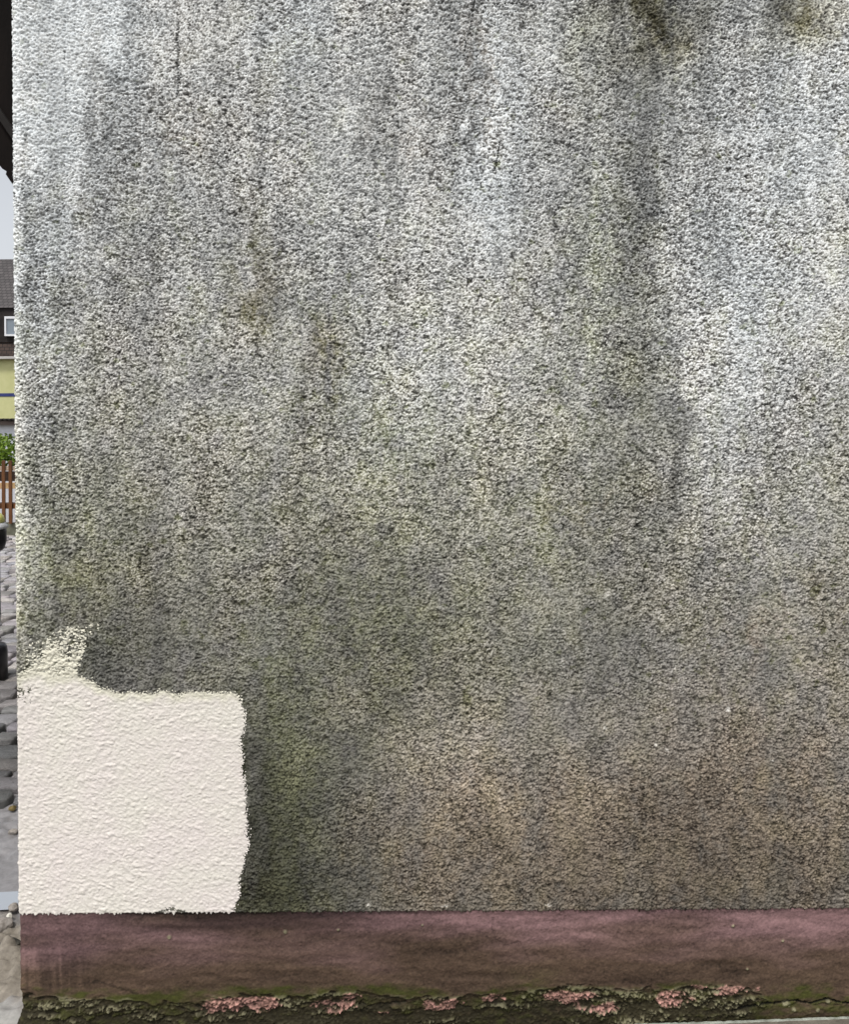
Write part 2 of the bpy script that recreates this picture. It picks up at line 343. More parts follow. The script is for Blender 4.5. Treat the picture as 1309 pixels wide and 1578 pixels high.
def wall_mat():
    m, t, b = principled('weathered_render', rough=0.92, spec=0.15)
    at = N(t, 'ShaderNodeAttribute', attribute_name='soil'); sp = t.nodes.new('ShaderNodeSeparateColor')
    t.links.new(at.outputs['Color'], sp.inputs['Color'])
    tint = mixc(t, sp.outputs[1], (1.035, 1.0, 0.925), (0.93, 0.96, 0.60))
    tint = mixc(t, sp.outputs[2], tint, mixc(t, 1.0, tint, (1.12, 0.95, 0.80), 'MULTIPLY'))
    tint = mixc(t, at.outputs['Alpha'], tint, mixc(t, 1.0, tint, (0.92, 0.995, 1.09), 'MULTIPLY'))
    co = objco(t)
    n = N(t, 'ShaderNodeTexNoise', Scale=420, Detail=3, Roughness=0.6); t.links.new(co, n.inputs['Vector'])
    mr = N(t, 'ShaderNodeMapRange'); mr.inputs['From Min'].default_value = 0.3; mr.inputs['From Max'].default_value = 0.7
    mr.inputs['To Min'].default_value = 0.82; mr.inputs['To Max'].default_value = 1.18
    t.links.new(n.outputs['Fac'], mr.inputs['Value'])
    n3 = N(t, 'ShaderNodeTexNoise', Scale=90, Detail=2); t.links.new(co, n3.inputs['Vector'])
    hue = mixc(t, n3.outputs['Fac'], (1.03, 1.0, 0.96), (0.97, 1.0, 1.03))
    c = t.nodes.new('ShaderNodeVectorMath'); c.operation = 'SCALE'; t.links.new(tint, c.inputs[0]); t.links.new(sp.outputs[0], c.inputs['Scale'])
    c2 = t.nodes.new('ShaderNodeVectorMath'); c2.operation = 'SCALE'; t.links.new(c.outputs[0], c2.inputs[0]); t.links.new(mr.outputs[0], c2.inputs['Scale'])
    fin = mixc(t, 1.0, c2.outputs[0], hue, 'MULTIPLY')
    t.links.new(fin, b.inputs['Base Color'])
    bp = N(t, 'ShaderNodeBump', Strength=0.35, Distance=0.0015)
    n4 = N(t, 'ShaderNodeTexNoise', Scale=300, Detail=4, Roughness=0.6); t.links.new(co, n4.inputs['Vector'])
    t.links.new(n4.outputs['Fac'], bp.inputs['Height']); t.links.new(bp.outputs['Normal'], b.inputs['Normal'])
    return m
def paint_mat():
    m, t, b = principled('fresh_cream_paint', rough=0.75, spec=0.25)
    co = objco(t)
    n = N(t, 'ShaderNodeTexNoise', Scale=5.5, Detail=4, Roughness=0.6); t.links.new(co, n.inputs['Vector'])
    rp = N(t, 'ShaderNodeValToRGB'); e = rp.color_ramp.elements
    e[0].position = 0.36; e[0].color = (0.735, 0.70, 0.63, 1); e[1].position = 0.62; e[1].color = (0.745, 0.685, 0.645, 1)
    t.links.new(n.outputs['Fac'], rp.inputs['Fac'])
    n2 = N(t, 'ShaderNodeTexNoise', Scale=120, Detail=3, Roughness=0.7); t.links.new(co, n2.inputs['Vector'])
    r2 = N(t, 'ShaderNodeValToRGB'); e = r2.color_ramp.elements
    e[0].position = 0.30; e[0].color = (0.90, 0.90, 0.87, 1); e[1].position = 0.5; e[1].color = (1, 1, 1, 1)
    t.links.new(n2.outputs['Fac'], r2.inputs['Fac'])
    ta = N(t, 'ShaderNodeAttribute', attribute_name='thin')
    cc = mixc(t, ta.outputs['Fac'], rp.outputs['Color'], (0.70, 0.675, 0.56))
    t.links.new(mixc(t, 1.0, cc, r2.outputs['Color'], 'MULTIPLY'), b.inputs['Base Color'])
    bp = N(t, 'ShaderNodeBump', Strength=0.55, Distance=0.0016)
    n4 = N(t, 'ShaderNodeTexNoise', Scale=230, Detail=4, Roughness=0.6); t.links.new(co, n4.inputs['Vector'])
    t.links.new(n4.outputs['Fac'], bp.inputs['Height']); t.links.new(bp.outputs['Normal'], b.inputs['Normal'])
    return m
M_WALL = wall_mat(); M_PAINT = paint_mat()

X, Y = corner_path(U, 0.010, d)
P = np.stack([X - XC, Y, Z], -1)
# bottom lip: the render ends a few mm proud of the plinth
lip = P[:, :1].copy(); lip[..., 2] += 0.001*g1[:, :1] - 0.001
x2, y2 = corner_path(u[:, None], 0.010, np.full((NU, 1), -0.012)); lip2 = np.stack([x2 - XC, y2, np.full((NU, 1), Z_PL-0.001)], -1)
P[:, 0, 2] += 0.0022*g1[:, 0] + 0.0012*g0[:, 0]
Pf = np.concatenate([lip2, P], 1)
S1f = np.concatenate([S1[:, :1]*np.array([.35, 1, 1, 1]), S1], 1)
pm = PAINT[:-1, :-1] | (PAINT[1:, :-1] & PAINT[:-1, 1:])
pmf = np.concatenate([np.zeros((NU-1, 1), bool), pm], 1)
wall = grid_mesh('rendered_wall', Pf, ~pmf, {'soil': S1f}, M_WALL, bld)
THf = np.concatenate([THIN[:, :1], THIN], 1)
patch = grid_mesh('paint_patch', Pf, pmf, {'thin': np.stack([THf]*3+[THf*0+1], -1)}, M_PAINT, bld)
patch['label'] = 'fresh cream paint patch with brushed upper left end'

# plinth -------------------------------------------------------------
zp = np.arange(-0.12, Z_PL+0.004, 0.0021)
up = np.concatenate([-spaced(SP, 0.04, 7.0, 1.15, 0.15)[::-1], spaced(0.0, 2.46, 7.5, 1.10, 0.08)])
sh = (len(up), len(zp)); UP = up[:, None]*np.ones((1, sh[1])); ZP = np.ones((sh[0], 1))*zp[None]
px, py = to_px(XC + np.maximum(UP, 0), ZP)
q1 = fnoise(sh, SP, 0.012, 0.008, seed=61); q2 = fnoise(sh, SP, 0.006, 0.005, seed=62); q3 = fnoise(sh, SP, 0.08, 0.02, seed=63)
q4 = fnoise(sh, SP, 0.030, 0.012, seed=64); q5 = fnoise(sh, SP, 0.16, 0.035, R(4), seed=65); q6 = fnoise(sh, SP, 0.35, 0.08, seed=66)
vs1 = fnoise(sh, SP, 0.012, 0.20, seed=67)
bx = [28, 60, 130, 200, 232, 300, 330, 380, 450, 530, 560, 600, 660, 720, 780, 850, 880, 950, 1000, 1060, 1110, 1170, 1190, 1230, 1309, 3000]
by = [1528, 1536, 1543, 1541, 1551, 1546, 1540, 1536, 1536, 1531, 1532, 1539, 1540, 1537, 1531, 1525, 1522, 1526, 1525, 1523, 1521, 1531, 1546, 1546, 1551, 1551]
yb = np.interp(px, bx, by) + 2.2*q4 + 1.2*q1
below = sstep(-1.0, 3.5, py - yb)
right = sstep(1150, 1200, px)
rough_amt = below*(1 - 0.65*right)
rim = np.exp(-((py - yb + 1.0)/2.2)**2)*(1-right)
q7 = fnoise(sh, SP, 0.004, 0.004, seed=68); pk0 = blobs(px, py, [(360, 1550, 70, 14, 1), (520, 1550, 60, 14, 1), (690, 1552, 60, 14, 1), (880, 1540, 60, 14, 1), (930, 1558, 40, 8, 1), (1070, 1545, 80, 14, .8), (200, 1560, 60, 14, .5)])
gran = sstep(-0.1, 0.9, 0.55*q3 + 0.5*q5 + 0.35*q4 + 1.1*pk0 - 0.25)
rough_amt *= 0.22 + 0.78*gran
ledge = sstep(-1.0, 2.5, py - yb - 17 - 5*q5 - 3*q4)*(1-right)
dp = -0.0035 + 0.0006*q3 + 0.00025*q2 - ledge*0.004 - below*0.0045*(1-0.4*right) + rough_amt*(0.0016*q7 + 0.0009*np.tanh(q1) + 0.0014*q2 + 0.0012*q4 + 0.0018*q3) + rim*0.0012*(0.6+0.4*q4)
# splayed mortar foot near the left corner
foot = sstep(1540, 1600, py)
dp += foot*(0.018*sstep(300, 30, px) + 0.006)
crack2 = seg_dist(px, py, [(1130, 1560), (1160, 1555), (1180, 1549), (1205, 1547), (1222, 1543), (1250, 1548), (1275, 1541), (1296, 1547), (1330, 1549)])
ck = sstep(2.2, 0.8, crack2 + 0.6*q2); dp -= ck*0.006
hair = np.minimum(seg_dist(px, py, [(760, 1412), (757, 1430), (764, 1448), (778, 1458), (800, 1452), (808, 1465), (815, 1480), (817, 1500)]),
                  seg_dist(px, py, [(392, 1430), (400, 1448), (412, 1462)]))
hair = np.minimum(hair, seg_dist(px, py, [(925, 1435), (940, 1444), (965, 1452), (985, 1462)]))
hk = sstep(1.5, 0.5, hair + 0.4*q2)
dp -= 0.0005*hk
# masks on the plinth
t = (py - 1405)/(1530 - 1405)
purple = np.clip(0.85 - 1.3*t + 0.16*q6 + 0.12*q5 + blobs(px, py, [(1150, 1420, 300, 30, .3), (700, 1425, 150, 26, .25), (90, 1470, 90, 50, .55), (560, 1420, 60, 20, .2), (250, 1500, 80, 16, .15)]), 0, 1)
moss = np.clip(sstep(1512, 1538, py + 6*q5 + 2*q4)*(0.85 + 0.2*q4) - 0.35*(px < 240)*sstep(1540, 1500, py) + blobs(px, py, [(815, 1512, 60, 18, .5), (1240, 1520, 60, 14, .3), (330, 1532, 110, 12, .6), (520, 1527, 200, 8, .5)]), 0, 1)
moss = np.clip(moss + 0.12*sstep(0, 1, q1)*below, 0, 1); moss *= np.clip(0.8 + 0.35*q5 + 0.2*q4, 0.2, 1)
pk = blobs(px, py, [(345, 1552, 30, 11, 1.1), (390, 1548, 34, 10, 1.1), (410, 1551, 16, 10, .8), (510, 1552, 30, 9, .95), (540, 1541, 14, 9, .9), (322, 1560, 14, 8, .7), (660, 1552, 9, 10, .7), (690, 1550, 22, 11, .95), (760, 1541, 16, 8, .8),
    (858, 1538, 19, 8, 1.3), (882, 1542, 14, 8, 1.3), (908, 1535, 13, 6, 1.1), (940, 1549, 10, 6, .8), (920, 1558, 28, 5, .9), (1072, 1523, 14, 4, 1.3), (1125, 1528, 20, 8, 1.2), (1150, 1524, 22, 4, .9), (1040, 1541, 30, 14, .55), (590, 1566, 30, 5, .3)])
pink = sstep(0.32, 0.72, pk + sstep(.05,.3,pk)*(0.08*q1 + 0.12*q2 + 0.24*q4))*(0.8+0.15*q2)
pale = np.clip(rim*sstep(-0.2, 1.6, q4 + 0.8*q3)*0.5, 0, 1)
pale = np.maximum(pale, (0.15 + 0.85*gran)*below*(1-right)*sstep(0.7, 1.9, q1*0.5+q2*0.9+0.7*q3+0.3*pk)*0.55)
pale = np.maximum(pale, sstep(1.3, .6, np.hypot((px-1212)/6, (py-1548)/5)+.2*q2)); 
for (cx_, cy_, r_) in [(1224, 1557, 3), (1261, 1558, 3), (1277, 1545, 3), (1130, 1428, 2.4), (259, 1445, 3), (438, 1437, 3), (1207, 1451, 2), (1152, 1495, 2), (520, 1434, 2), (650, 1427, 1.6), (1105, 1531, 2.5)]:
    k_ = sstep(1.4, .6, np.hypot((px-cx_)/r_, (py-cy_)/r_)); pale = np.maximum(pale, k_*.8); dp += k_*0.003
val = 1.0 + 0.09*q7 + 0.07*q2 + 0.07*q3 + 0.06*q1*(1-below) + 0.05*q4 + 0.10*q6 + 0.05*q5
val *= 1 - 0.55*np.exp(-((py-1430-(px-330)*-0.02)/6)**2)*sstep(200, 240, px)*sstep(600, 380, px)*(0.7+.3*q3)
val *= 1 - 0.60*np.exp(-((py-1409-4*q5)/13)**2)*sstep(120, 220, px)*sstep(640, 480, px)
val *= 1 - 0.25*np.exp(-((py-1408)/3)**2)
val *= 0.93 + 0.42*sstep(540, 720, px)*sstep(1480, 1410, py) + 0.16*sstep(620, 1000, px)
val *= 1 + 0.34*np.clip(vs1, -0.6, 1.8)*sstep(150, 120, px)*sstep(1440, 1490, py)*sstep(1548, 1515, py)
for pts, a in [([(215, 1500), (235, 1494), (256, 1487)], .40), ([(160, 1490), (180, 1482)], .22), ([(620, 1490), (655, 1484), (700, 1478)], .18), ([(1190, 1447), (1210, 1452), (1228, 1457)], .5),
               ([(440, 1438), (500, 1435), (560, 1433)], .22), ([(830, 1470), (842, 1480), (855, 1484)], .25), ([(1240, 1436), (1309, 1432)], .2), ([(120, 1518), (150, 1514), (190, 1527), (210, 1532)], -.45)]:
    val *= 1 + a*sstep(3.5, 0.5, seg_dist(px, py, pts) + 0.8*q2)
val *= (1 - 0.22*hk)*(1 - 0.85*ck)
dark = below*(1-0.8*right)*np.clip(0.78 - 0.16*q1 - 0.12*q4 + 0.16*q3 + 0.15*q6 + 0.30*ledge - 0.25*(1-gran)*(1-ledge), 0.15, 1)
val *= 1 + pink*np.clip(0.22*q2 + 0.15*q7, -.6, .6)
dp += pink*(0.0005*q2 + 0.0010) - pink*rough_amt*0.0007*q1
dark = np.maximum(dark, 0.9*ck)
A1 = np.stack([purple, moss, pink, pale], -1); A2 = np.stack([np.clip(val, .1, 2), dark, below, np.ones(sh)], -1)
def plinth_mat():
    m, t, b = principled('weathered_plinth', rough=0.8, spec=0.2)
    a = N(t, 'ShaderNodeAttribute', attribute_name='marks'); s = t.nodes.new('ShaderNodeSeparateColor'); t.links.new(a.outputs['Color'], s.inputs['Color'])
    a2 = N(t, 'ShaderNodeAttribute', attribute_name='wear'); s2 = t.nodes.new('ShaderNodeSeparateColor'); t.links.new(a2.outputs['Color'], s2.inputs['Color'])
    c = mixc(t, s.outputs[0], L3(76, 61, 50), L3(95, 74, 74))
    c = mixc(t, s.outputs[1], c, L3(54, 55, 24))
    c = mixc(t, s2.outputs[1], c, L3(40, 36, 23))
    c = mixc(t, a.outputs['Alpha'], c, L3(120, 116, 92))
    c = mixc(t, s.outputs[2], c, L3(128, 96, 88))
    v = t.nodes.new('ShaderNodeVectorMath'); v.operation = 'SCALE'; t.links.new(c, v.inputs[0]); t.links.new(s2.outputs[0], v.inputs['Scale'])
    co = objco(t)
    n = N(t, 'ShaderNodeTexNoise', Scale=350, Detail=4, Roughness=0.7); t.links.new(co, n.inputs['Vector'])
    g = mixc(t, n.outputs['Fac'], (0.72, 0.74, 0.72), (1.28, 1.26, 1.28))
    t.links.new(mixc(t, 1.0, v.outputs[0], g, 'MULTIPLY'), b.inputs['Base Color'])
    bp = N(t, 'ShaderNodeBump', Strength=0.3, Distance=0.001)
    t.links.new(n.outputs['Fac'], bp.inputs['Height']); t.links.new(bp.outputs['Normal'], b.inputs['Normal'])
    return m
X, Y = corner_path(UP, 0.010, dp)
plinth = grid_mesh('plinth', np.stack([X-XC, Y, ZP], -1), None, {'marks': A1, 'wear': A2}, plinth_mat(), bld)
plinth['label'] = 'mauve painted plinth with mossy flaking foot'

# the rest of the building's shell (roof, eaves)
M_TILE = noisy('dark_roof_tiles', (0.035, 0.03, 0.028), (0.08, 0.07, 0.065), 8, stretch=(1, 1, 1))
bm = bmesh.new()
xo = -XC   # children are in the building's local space, x=0 at the corner
for s in (0, 1):
    pts = [(-0.45, -0.45, 5.10), (8.0, -0.45, 5.10), (8.0, 3.6, 7.6), (-0.45, 3.6, 7.6)] if s == 0 else [(-0.45, 7.6, 5.10), (8.0, 7.6, 5.10), (8.0, 3.6, 7.6), (-0.45, 3.6, 7.6)]
    lo = [bm.verts.new(p) for p in pts]; hi = [bm.verts.new((p[0], p[1], p[2]+0.14)) for p in pts]
    bm.faces.new(lo); bm.faces.new(hi)
    for i in range(4): bm.faces.new((lo[i], lo[(i+1) % 4], hi[(i+1) % 4], hi[i]))
from_bm('roof', bm, M_TILE, bld)
bm = bmesh.new(); box(bm, 0.02, 7.4, 7.0, 7.06, -0.1, 5.1); box(bm, 7.34, 7.40, 0.02, 6.99, -0.1, 5.1)
from_bm('rear_wall', bm, noisy('plain_render', (0.35, 0.35, 0.33), (0.5, 0.5, 0.48), 3), bld)

# ================================================================ placing things beyond the corner
def at(pxx, pyy, D):
    """point seen at a photo pixel, at depth D in metres (used to read positions off the photo)"""
    a = pxx - 0.007*(pyy-HOR); b = pyy + 0.007*(pxx-CXP)
    return ((a-CXP)/F_PX*D, D-DW, EYE - (b-HOR)/F_PX*D)
def ground_z(x): return max(-0.060, 0.030*(x-1.17) + 0.006)

# ground ---------------------------------------------------------------
def sheet(name, x0, x1, y0, y1, zoff, mat, nx=2, ny=2, kind='structure', flat=None):
    xs = np.linspace(x0, x1, nx); ys = np.linspace(y0, y1, ny)
    Pz = np.array([[(x, y, (ground_z(x) if flat is None else flat)+zoff) for y in ys] for x in xs])
    o = grid_mesh(name, Pz, None, None, mat); tag(o, kind=kind); return o
M_EARTH = noisy('earth', (0.06, 0.055, 0.045), (0.14, 0.12, 0.10), 3, bump=0.5, bscale=30, bdist=0.02)
sheet('ground', -160, 160, -60, 260, -0.03, M_EARTH, 2, 2, flat=-0.10)

# muddy strip with rubble beside the corner, fine relief
M_MUD_x = np.arange(-3.2, -1.08, 0.012); M_MUD_y = np.arange(-0.9, 1.62, 0.010)
shm = (len(M_MUD_x), len(M_MUD_y))
mx, my = np.meshgrid(M_MUD_x, M_MUD_y, indexing='ij')
m1 = fnoise(shm, 0.011, 0.05, 0.05, seed=71); m2 = fnoise(shm, 0.011, 0.028, 0.028, seed=72); m3 = fnoise(shm, 0.011, 0.35, 0.25, seed=73)
rub = sstep(0.10, 0.20, my + 0.02*m1)*sstep(0.62, 0.50, my + 0.03*m1)
slab = sstep(0.18, 0.10, my + 0.02*m1)
mz = -0.060 + 0.004*m3 + rub*(0.010*np.maximum(m1, -0.6) + 0.006*m2 + 0.006) + slab*(0.012 + 0.0012*m2) + sstep(.95, 1.0, my)*(0.004*m1+0.002*m2)
mz += 0.0018*m2
crk3 = seg_dist(mx, my, [(-1.10, 0.02), (-1.19, 0.06), (-1.30, 0.04), (-1.45, 0.10)]); mz -= 0.012*sstep(0.012, 0.003, crk3)
wet = sstep(0.50, 0.58, my + 0.02*m1)
Am = np.stack([rub, slab, wet, np.ones(shm)], -1)
def mud_mat():
    m, t, b = principled('wet_mud_and_concrete', rough=0.6, spec=0.5)
    a = N(t, 'ShaderNodeAttribute', attribute_name='zone'); s = t.nodes.new('ShaderNodeSeparateColor'); t.links.new(a.outputs['Color'], s.inputs['Color'])
    co = objco(t); n = N(t, 'ShaderNodeTexNoise', Scale=60, Detail=6, Roughness=0.7); t.links.new(co, n.inputs['Vector'])
    c = mixc(t, n.outputs['Fac'], (0.13, 0.125, 0.13), (0.30, 0.29, 0.29))
    c = mixc(t, s.outputs[0], c, mixc(t, n.outputs['Fac'], (0.05, 0.04, 0.03), (0.36, 0.32, 0.26)))
    c = mixc(t, s.outputs[1], c, mixc(t, n.outputs['Fac'], (0.18, 0.175, 0.165), (0.42, 0.41, 0.38)))
    t.links.new(c, b.inputs['Base Color'])
    mr = N(t, 'ShaderNodeMapRange'); mr.inputs['To Min'].default_value = 0.8; mr.inputs['To Max'].default_value = 0.32
    t.links.new(s.outputs[2], mr.inputs['Value']); t.links.new(mr.outputs[0], b.inputs['Roughness'])
    bp = N(t, 'ShaderNodeBump', Strength=0.4, Distance=0.004); t.links.new(n.outputs['Fac'], bp.inputs['Height']); t.links.new(bp.outputs['Normal'], b.inputs['Normal'])
    return m
o = grid_mesh('muddy_path', np.stack([mx, my, mz], -1), None, {'zone': Am}, mud_mat()); tag(o, kind='structure')
# puddle
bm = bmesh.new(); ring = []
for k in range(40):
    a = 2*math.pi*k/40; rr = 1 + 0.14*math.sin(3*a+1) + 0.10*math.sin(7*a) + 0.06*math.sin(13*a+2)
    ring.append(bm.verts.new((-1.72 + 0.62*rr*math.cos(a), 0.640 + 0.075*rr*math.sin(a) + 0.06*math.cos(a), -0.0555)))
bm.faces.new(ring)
m_, t_, b_ = principled('sky_toned_puddle_water', (0.34, 0.37, 0.41), 0.05, 0.6)  # pale bluish base colour paints in the sky's reflection
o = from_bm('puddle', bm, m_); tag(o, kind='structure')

# pavement in front of the wall: concrete with a paler arris
def pav_mat():
    m = noisy('worn_concrete', (0.085, 0.075, 0.06), (0.17, 0.15, 0.12), 30, 0.8, bump=0.5, bscale=220, bdist=0.002); return m
bm = bmesh.new()
xs = np.linspace(-1.10, 8, 120)
rows = []
for x in xs:
    g = ground_z(x); jit = 0.0012*math.sin(x*37)+0.001*math.sin(x*91)
    rows.append([bm.verts.new((x, yy, g + zz)) for yy, zz in ((0.004, -0.10), (-0.0085+jit, -0.012), (-0.0110+jit, -0.002), (-0.0150+jit, 0.0), (-1.0, -0.01), (-4.0, -0.04))])
for a, b in zip(rows, rows[1:]):
    for k in range(5): bm.faces.new((a[k], b[k], b[k+1], a[k+1]))
o = from_bm('pavement', bm, pav_mat()); tag(o, kind='structure')
bm = bmesh.new(); rows = []
for x in np.linspace(0.0, 7.5, 900):
    g = ground_z(x) + 0.003*math.sin(x*5)*0.3; jj = random.uniform(-0.0008, 0.0008)
    hh = 0.0030 + random.uniform(-0.0008, 0.0012)
    rows.append([bm.verts.new((x, yy, g+zz)) for yy, zz in ((-0.0115+jj, -0.004), (-0.0125+jj, hh), (-0.0165+jj, hh), (-0.0185+jj, 0.0004))])
for a, b in zip(rows, rows[1:]):
    for k in range(3): bm.faces.new((a[k], b[k], b[k+1], a[k+1]))
o = from_bm('mortar_joint', bm, noisy('pale_mortar', (0.16, 0.17, 0.14), (0.34, 0.36, 0.31), 40, bump=0.4, bscale=200, bdist=0.002)); tag(o, kind='structure')

# cobbles ---------------------------------------------------------------
def cobble_mat():
    m, t, b = principled('granite_setts', rough=0.30, spec=0.5)
    at_ = N(t, 'ShaderNodeAttribute', attribute_name='tone'); co = objco(t)
    n = N(t, 'ShaderNodeTexNoise', Scale=14, Detail=6, Roughness=0.7); t.links.new(co, n.inputs['Vector'])
    c = mixc(t, n.outputs['Fac'], (0.16, 0.155, 0.15), (0.58, 0.57, 0.57))
    t.links.new(mixc(t, 1.0, c, at_.outputs['Color'], 'MULTIPLY'), b.inputs['Base Color'])
    n2 = N(t, 'ShaderNodeTexNoise', Scale=28, Detail=6, Roughness=0.7); t.links.new(co, n2.inputs['Vector'])
    bp = N(t, 'ShaderNodeBump', Strength=0.9, Distance=0.02); t.links.new(n2.outputs['Fac'], bp.inputs['Height']); t.links.new(bp.outputs['Normal'], b.inputs['Normal'])
    return m
V, Fc, T = [], [], []
rng = random.Random(9); y = 1.36
while y < 10.1:
    hrow = rng.uniform(0.12, 0.19); x = -8.8 + rng.uniform(0, .2)
    while x < -1.25:
        wv = rng.uniform(0.14, 0.26); x0, x1 = x+0.008, x+wv-0.010; y0, y1 = y+0.010+rng.uniform(0, .012), y+hrow-0.010
        zt = -0.040 + rng.uniform(-0.012, 0.012); tone = rng.uniform(0.55, 1.25)*(0.34 + 0.70*min(1, max(0, (y-1.9)/1.6))); tc_ = (tone*rng.uniform(.98, 1.08), tone, tone*rng.uniform(.92, 1.08), 1)
        base = len(V); n = 12; sk = rng.uniform(-0.03, 0.03)
        rad = [rng.uniform(.88, 1.05) for _ in range(n)]; tx, ty = rng.uniform(-.09, .09), rng.uniform(-.10, .10)
        for (sc, dz) in ((1.0, -0.055), (1.0, -0.015), (0.97, -0.004), (0.86, 0.0)):
            for k in range(n):
                a = 2*math.pi*(k+.5)/n; ca, sa = math.cos(a), math.sin(a)
                se = (abs(ca)**10+abs(sa)**10)**(-1/10)
                ox = ca*se*sc*rad[k]*(x1-x0)/2; oy = sa*se*sc*rad[k]*(y1-y0)/2
                V.append(((x0+x1)/2+ox+sk*oy*5, (y0+y1)/2+oy, zt+dz+tx*ox+ty*oy)); T.append(tc_)
        V.append(((x0+x1)/2, (y0+y1)/2, zt+0.003)); T.append(tc_)
        for r_ in range(3):
            for k in range(n): Fc.append((base+r_*n+k, base+r_*n+(k+1) % n, base+(r_+1)*n+(k+1) % n, base+(r_+1)*n+k))
        for k in range(n): Fc.append((base+3*n+k, base+3*n+(k+1) % n, base+4*n))
        x += wv
    y += hrow
me = bpy.data.meshes.new('cobbled_paving'); me.from_pydata(V, [], Fc); me.polygons.foreach_set('use_smooth', [True]*len(Fc))
at_ = me.attributes.new('tone', 'FLOAT_COLOR', 'POINT'); at_.data.foreach_set('color', np.array(T, dtype=np.float32).ravel())
o = link('cobbled_paving', me, cobble_mat()); tag(o, kind='structure')
sheet('cobble_bedding', -8.8, -1.2, 1.3, 10.15, -0.018, noisy('dark_joint_soil', (0.008, 0.007, 0.006), (0.02, 0.018, 0.016), 20), flat=-0.075)

# loose stones ------------------------------------------------------------
def stone(name_loc, r, seed, mat, label, sq=(1, 1, .6)):
    bm = bmesh.new(); bmesh.ops.create_icosphere(bm, subdivisions=3, radius=1.0)
    rg = random.Random(seed); dirs = [(Vector((rg.uniform(-1, 1), rg.uniform(-1, 1), rg.uniform(-1, 1))).normalized(), rg.uniform(.62, .95)) for _ in range(11)]
    for v in bm.verts:
        for dd, lim in dirs:
            k = v.co.dot(dd)
            if k > lim: v.co -= dd*(k-lim)*0.9
        v.co *= 1 + 0.03*rg.uniform(-1, 1)
        v.co = Vector((v.co.x*r*sq[0], v.co.y*r*sq[1], v.co.z*r*sq[2]))
    o = from_bm('stone', bm, mat, None, False); o.location = name_loc; o.rotation_euler = (0, 0, rg.uniform(0, 6))
    tag(o, label, 'stone', 'loose stones on the ground beside the wall'); return o
M_ST = noisy('rubble_stone', (0.16, 0.14, 0.12), (0.36, 0.33, 0.30), 40, bump=0.5, bscale=150)
M_STP = noisy('pale_stone', (0.5, 0.48, 0.42), (0.72, 0.7, 0.62), 40)
M_STM = noisy('mossy_stone', (0.09, 0.10, 0.04), (0.26, 0.28, 0.16), 55, bump=0.8, bscale=160, bdist=0.004)
M_STO = noisy('ochre_stone', (0.08, 0.06, 0.02), (0.20, 0.15, 0.06), 40)
def on(pxx, pyy, D, dz=0): p = at(pxx, pyy, D); return (p[0], p[1], p[2]+dz)
p = at(19, 1256, 3.60); stone((p[0], p[1], -0.045), 0.020, 1, M_STO, 'small ochre stone at the edge of the cobbles', (1, .8, .6))
p = at(20, 1282, 3.40); stone((p[0], p[1], -0.050), 0.020, 2, M_ST, 'small grey stone on the wet mud just past the cobbles')
p = at(14, 1415, 2.80); stone((p[0], p[1], -0.040), 0.012, 3, M_STP, 'tiny pale angular stone just in front of the puddle', (1, .8, .9))
p = at(3, 1425, 2.76); stone((p[0], p[1], -0.045), 0.034, 4, M_ST, 'grey stone half sunk in mud at the left edge of the photo')
p = at(16, 1462, 2.66); stone((p[0], p[1], -0.050), 0.036, 5, noisy('dark_stone', (0.03, 0.028, 0.02), (0.09, 0.085, 0.07), 40), 'dark mossy lump in the rubble left of the mauve plinth', (1, .8, .6))
p = at(20, 1402, 2.86); stone((p[0], p[1], -0.045), 0.020, 6, M_ST, 'brownish grey stone touching the near rim of the puddle')
def ry(pxx, D): return (pxx-6.0-CXP)/F_PX*D
stone((ry(232, 2.215), -0.042, -0.036), 0.055, 7, M_STM, 'mossy stone with pale chips lying against the foot of the plinth', (1.2, .45, .62))
stone((ry(129, 2.215), -0.036, -0.028), 0.018, 8, M_STP, 'pale grey stone at the plinth foot, left of the mossy stone', (1.2, .6, .8))
stone((ry(195, 2.215), -0.036, -0.035), 0.022, 9, M_ST, 'small dull stone between the pale stone and the mossy stone', (1.1, .6, .8))

# bollard -------------------------------------------------------------------
bx_, by_, _ = at(-14, 1045, 5.42)
bol = empty('bollard', (bx_, by_, -0.06), 'black iron bollard with silver collar and yellow domed cap standing on the cobbles', 'bollard')
M_IRON = noisy('black_iron', (0.006, 0.006, 0.008), (0.014, 0.014, 0.018), 20, 0.35, bump=0.2, spec=0.5)
sc = 238/252.5
from_bm('base', lathe(bmesh.new(), [(.10, 0), (.10, .20), (.094, .23), (.085, .245), (.062, .25)]), M_IRON, bol, True)
from_bm('shaft', lathe(bmesh.new(), [(.050, .25), (.060, .45), (.058, .84), (.050, .86)]), M_IRON, bol, True)
from_bm('head', lathe(bmesh.new(), [(.060, .86), (.085, .88), (.098, .93), (.098, 1.0), (.094, 1.012)]), M_IRON, bol, True)
from_bm('collar', lathe(bmesh.new(), [(.092, 1.012), (.108, 1.018), (.110, 1.03), (.090, 1.052), (.082, 1.055)]), noisy('brushed_steel', (0.45, 0.46, 0.47), (0.62, 0.63, 0.65), 30, 0.35, bump=0.1), bol, True)
from_bm('cap', lathe(bmesh.new(), [(.086, 1.055), (.088, 1.07), (.082, 1.095), (.066, 1.112), (.040, 1.122), (.008, 1.126)]), noisy('yellow_cap', (0.55, 0.52, 0.10), (0.72, 0.70, 0.30), 20, 0.4, bump=0.1), bol, True)

